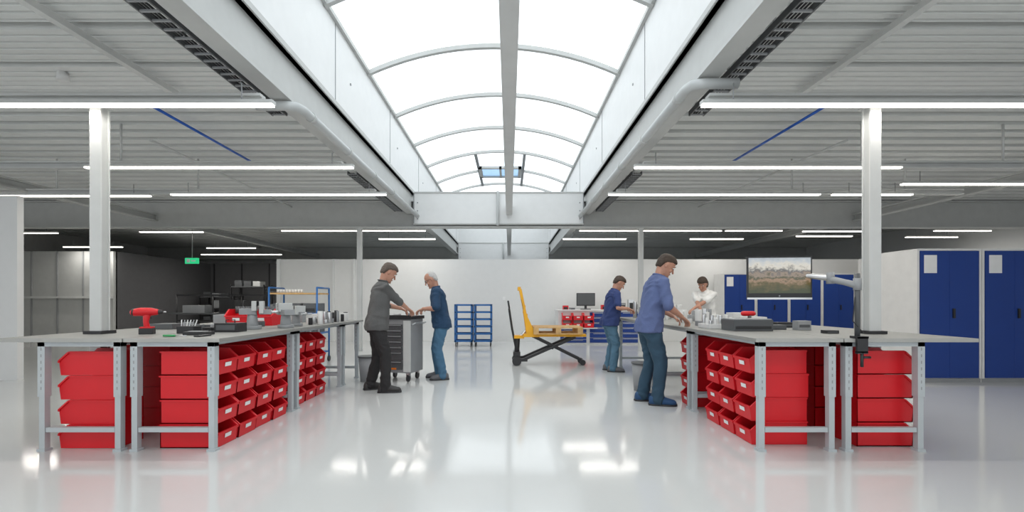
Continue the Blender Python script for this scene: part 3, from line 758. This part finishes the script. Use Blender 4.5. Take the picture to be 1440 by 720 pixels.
    sk.loft(headrings([(-.118,.022,.070,.030),(-.108,.038,.086,.0),(-.085,.051,.092,-.035),(-.055,.061,.089,-.062),(-.02,.067,.086,-.085),(.01,.071,.084,-.095),(.035,.073,.089,-.098),(.065,.071,.085,-.096),(.09,.061,.068,-.082),(.108,.044,.046,-.06),(.117,.02,.02,-.03)]),M_SKIN)
    sk.tube([(0,.086,.022),(0,.102,-.008),(0,.113,-.026)],[(.007,.008),(.010,.010),(.014,.011)],M_SKIN)
    sk.ell((0,.086,-.098),(.018,.014,.014),M_SKIN)
    for s in (-1,1):
        sk.ell((s*.074,-.012,-.005),(.009,.020,.031),M_SKIN); sk.ell((s*.030,.080,.032),(.022,.012,.007),M_SKIN); sk.ell((s*.038,.068,-.03),(.02,.018,.02),M_SKIN)
    sk.M=Matrix.Identity(4)
    nb=HM@Vector((0,-.022,-.055))
    sk.tube([sp(1.43)[0],cnk,nb],[(.050,.050),(.053,.055),(.052,.055)],M_SKIN)
    for sh,el,wr,tgt,s in arms:
        sk.tube([sh.lerp(el,0.45),sh.lerp(el,0.7),el,el.lerp(wr,0.25),el.lerp(wr,0.7),wr],[.042,.043,.039,.042,.032,.026],M_SKIN)
        d=(tgt-wr).normalized()
        d=(d*0.7+(wr-el).normalized()*0.5).normalized()
        lat=d.cross(Vector((0,0,1))); lat.normalize()
        n=lat.cross(d).normalized()
        th=-s
        sk.tube([wr-d*0.01,wr+d*0.03,wr+d*0.07,wr+d*0.088],[(.024,.018),(.036,.017),(.041,.015),(.038,.012)],M_SKIN,side=lat)
        for j,(o,l) in enumerate(((-.031,.062),(-.0105,.075),(.0105,.080),(.031,.070))):
            off=o*(1 if th>0 else -1)
            b0=wr+d*0.082+lat*off; L1,L2,L3=l*.45,l*.32,l*.25
            a=0.25+0.08*j; spread=lat*(off*1.6)
            p1=b0+((d+spread)*math.cos(a)-n*math.sin(a)).normalized()*L1
            a+=0.55; p2=p1+((d+spread)*math.cos(a)-n*math.sin(a)).normalized()*L2
            a+=0.4; p3=p2+((d+spread)*math.cos(a)-n*math.sin(a)).normalized()*L3
            sk.tube([b0-d*0.02,b0,p1,p2,p3],[.0085,.0092,.0085,.008,.007],M_SKIN,n=10)
        t0=wr+d*0.025+lat*(th*0.028); t1=t0+(d*0.6+lat*th*0.7-n*0.25).normalized()*0.038; t2=t1+(d*0.9+lat*th*0.25-n*0.4).normalized()*0.030
        sk.tube([t0-lat*th*0.01,t0,t1,t2],[.012,.013,.0105,.009],M_SKIN,n=10)
    final.addmesh(remeshed(sk,0.0048,1),M_SKIN)
    fd=MB(); fd.M=HM
    for s in (-1,1):
        fd.ell((s*.030,.0785,.012),(.0125,.009,.008),M_EYE,12,8); fd.ell((s*.030,.0865,.011),(.005,.003,.005),M_BLACK,10,6)
        fd.tube([(s*.014,.092,.034),(s*.032,.092,.039),(s*.048,.080,.034)],[.0035,.004,.003],hair,n=8)
    fd.tube([(-.024,.086,-.062),(-.01,.094,-.059),(.01,.094,-.059),(.024,.086,-.062)],[.004,.0055,.0055,.004],M_LIP,n=8)
    if glasses:
        for s in (-1,1):
            pts=[(s*.031+.021*math.cos(t),.099,.012+.016*math.sin(t)) for t in [2*math.pi*k/12 for k in range(13)]]
            fd.tube(pts,[.002]*13,M_BLACK,n=6); fd.tube([(s*.052,.097,.015),(s*.076,.03,.012),(s*.080,-.02,.008)],[.002]*3,M_BLACK,n=6)
        fd.tube([(-.01,.099,.014),(.01,.099,.014)],[.002,.002],M_BLACK,n=6)
    o=len(final.v); final.v += [tuple(final.M@Vector(p)) for p in fd.v]
    for f,mi,sm in zip(fd.f,fd.mi,fd.sm):
        final.f.append(tuple(i+o for i in f)); final.mi.append(final.mid(fd.mats[mi])); final.sm.append(True)
    hb=MB(); hb.M=HM
    if hair_style=='short':
        pr=[(-.055,.060,-.045,-.092),(-.02,.075,-.028,-.104),(.01,.079,-.010,-.110),(.035,.081,.030,-.112),(.058,.081,.080,-.111),(.08,.077,.094,-.106),(.10,.066,.082,-.090),(.118,.048,.060,-.066),(.130,.02,.02,-.03)]
    elif hair_style=='receding':
        pr=[(-.055,.060,-.045,-.088),(-.02,.073,-.028,-.098),(.01,.077,-.010,-.104),(.035,.0785,.028,-.106),(.06,.077,.045,-.104),(.085,.068,.042,-.093),(.105,.052,.035,-.072),(.119,.026,.012,-.04)]
    else:
        pr=[(-.11,.062,-.04,-.095),(-.06,.080,-.022,-.112),(-.01,.088,.000,-.118),(.03,.089,.040,-.120),(.06,.088,.086,-.119),(.085,.083,.100,-.112),(.11,.070,.085,-.095),(.13,.05,.055,-.065),(.142,.02,.02,-.03)]
    hb.loft(headrings(pr),hair)
    final.addmesh(remeshed(hb,0.006,2,0.006,30),hair)
    return final.build(name)

C=lambda n,c,r=0.85: mat(n,c,r,var=0.10,bump=0.4,bscale=45)
SH1=C("grey_work_shirt",(0.10,0.10,0.10)); SH2=C("navy_shirt",(0.015,0.05,0.11)); SH3=C("dark_blue_polo",(0.025,0.045,0.15)); SH4=C("mid_blue_shirt",(0.10,0.135,0.28)); SH5=C("white_tshirt",(0.8,0.8,0.78))
P1=C("black_work_trousers",(0.022,0.021,0.022)); P2=C("blue_jeans",(0.06,0.15,0.25)); P3=C("light_blue_jeans",(0.08,0.17,0.25)); P4=C("dark_teal_jeans",(0.028,0.068,0.11))
H1=mat("brown_grey_hair",(0.10,0.075,0.06),0.7,var=0.2,nscale=60); H2=mat("silver_hair",(0.50,0.49,0.48),0.7,var=0.2,nscale=60); H3=mat("dark_brown_hair",(0.05,0.032,0.022),0.7,var=0.2,nscale=60)
S4=mat("blue_suede_shoe",(0.02,0.07,0.17),0.7); S3=mat("grey_shoe",(0.12,0.12,0.13),0.6)
D=math.radians
person("man_in_grey_shirt",(-1.86,6.38),D(-68),1.80,D(9),[(-1.58,6.95,1.10),(-1.42,6.72,1.10)],[(-0.16,-0.06,10),(0.13,0.10,-12)],D(28),D(8),SH1,P1,H1,'short',long_sleeve=True,girth=1.06)
person("man_in_navy_shirt",(-1.10,7.42),D(98),1.74,D(10),[(-1.45,7.22,1.08),(-1.44,7.50,1.08)],[(-0.11,-0.02,8),(0.11,0.05,-8)],D(24),D(0),SH2,P2,H2,'receding',glasses=True,girth=1.06,sleeve=0.9,shoe=S3)
person("man_in_blue_polo",(1.82,8.25),D(-88),1.72,D(10),[(2.22,8.38,1.07),(2.20,8.08,1.07)],[(-0.12,0.0,8),(0.12,0.03,-10)],D(30),D(0),SH3,P3,H3,'short',shoe=S3,girth=1.16)
person("man_in_blue_shirt",(1.74,5.66),D(-90),1.85,D(12),[(2.18,5.84,1.0),(2.17,5.52,1.0)],[(-0.12,-0.04,5),(0.12,0.06,-10)],D(26),D(0),SH4,P4,H3,'short',shoe=S4,girth=1.05,sleeve=0.95)
person("person_in_white_tshirt",(3.95,9.12),D(140),1.74,D(16),[(3.42,8.72,1.03),(3.62,8.58,1.03)],[(-0.12,0.0,8),(0.12,0.03,-8)],D(20),D(0),SH5,P1,H3,'long')

# ---------------------------------------------------------------- world, camera
w=bpy.data.worlds.new("world"); scene.world=w; w.use_nodes=True
nt=w.node_tree; bg=nt.nodes["Background"]; bg.inputs["Color"].default_value=(0.92,0.96,1.0,1); bg.inputs["Strength"].default_value=1.35
cam=bpy.data.cameras.new("camera"); co=bpy.data.objects.new("camera",cam); COL.objects.link(co)
co.location=(0,0,1.27); co.rotation_euler=(math.pi/2,0,0)
K=1.0; PX,PY=720,360
cam.sensor_width=36; cam.lens=16.0*K; cam.shift_x=(PX-716)*K/1440; cam.shift_y=(423-PY)*K/1440; cam.clip_end=100
scene.camera=co
scene.view_settings.view_transform='Standard'
scene.view_settings.exposure=0.1
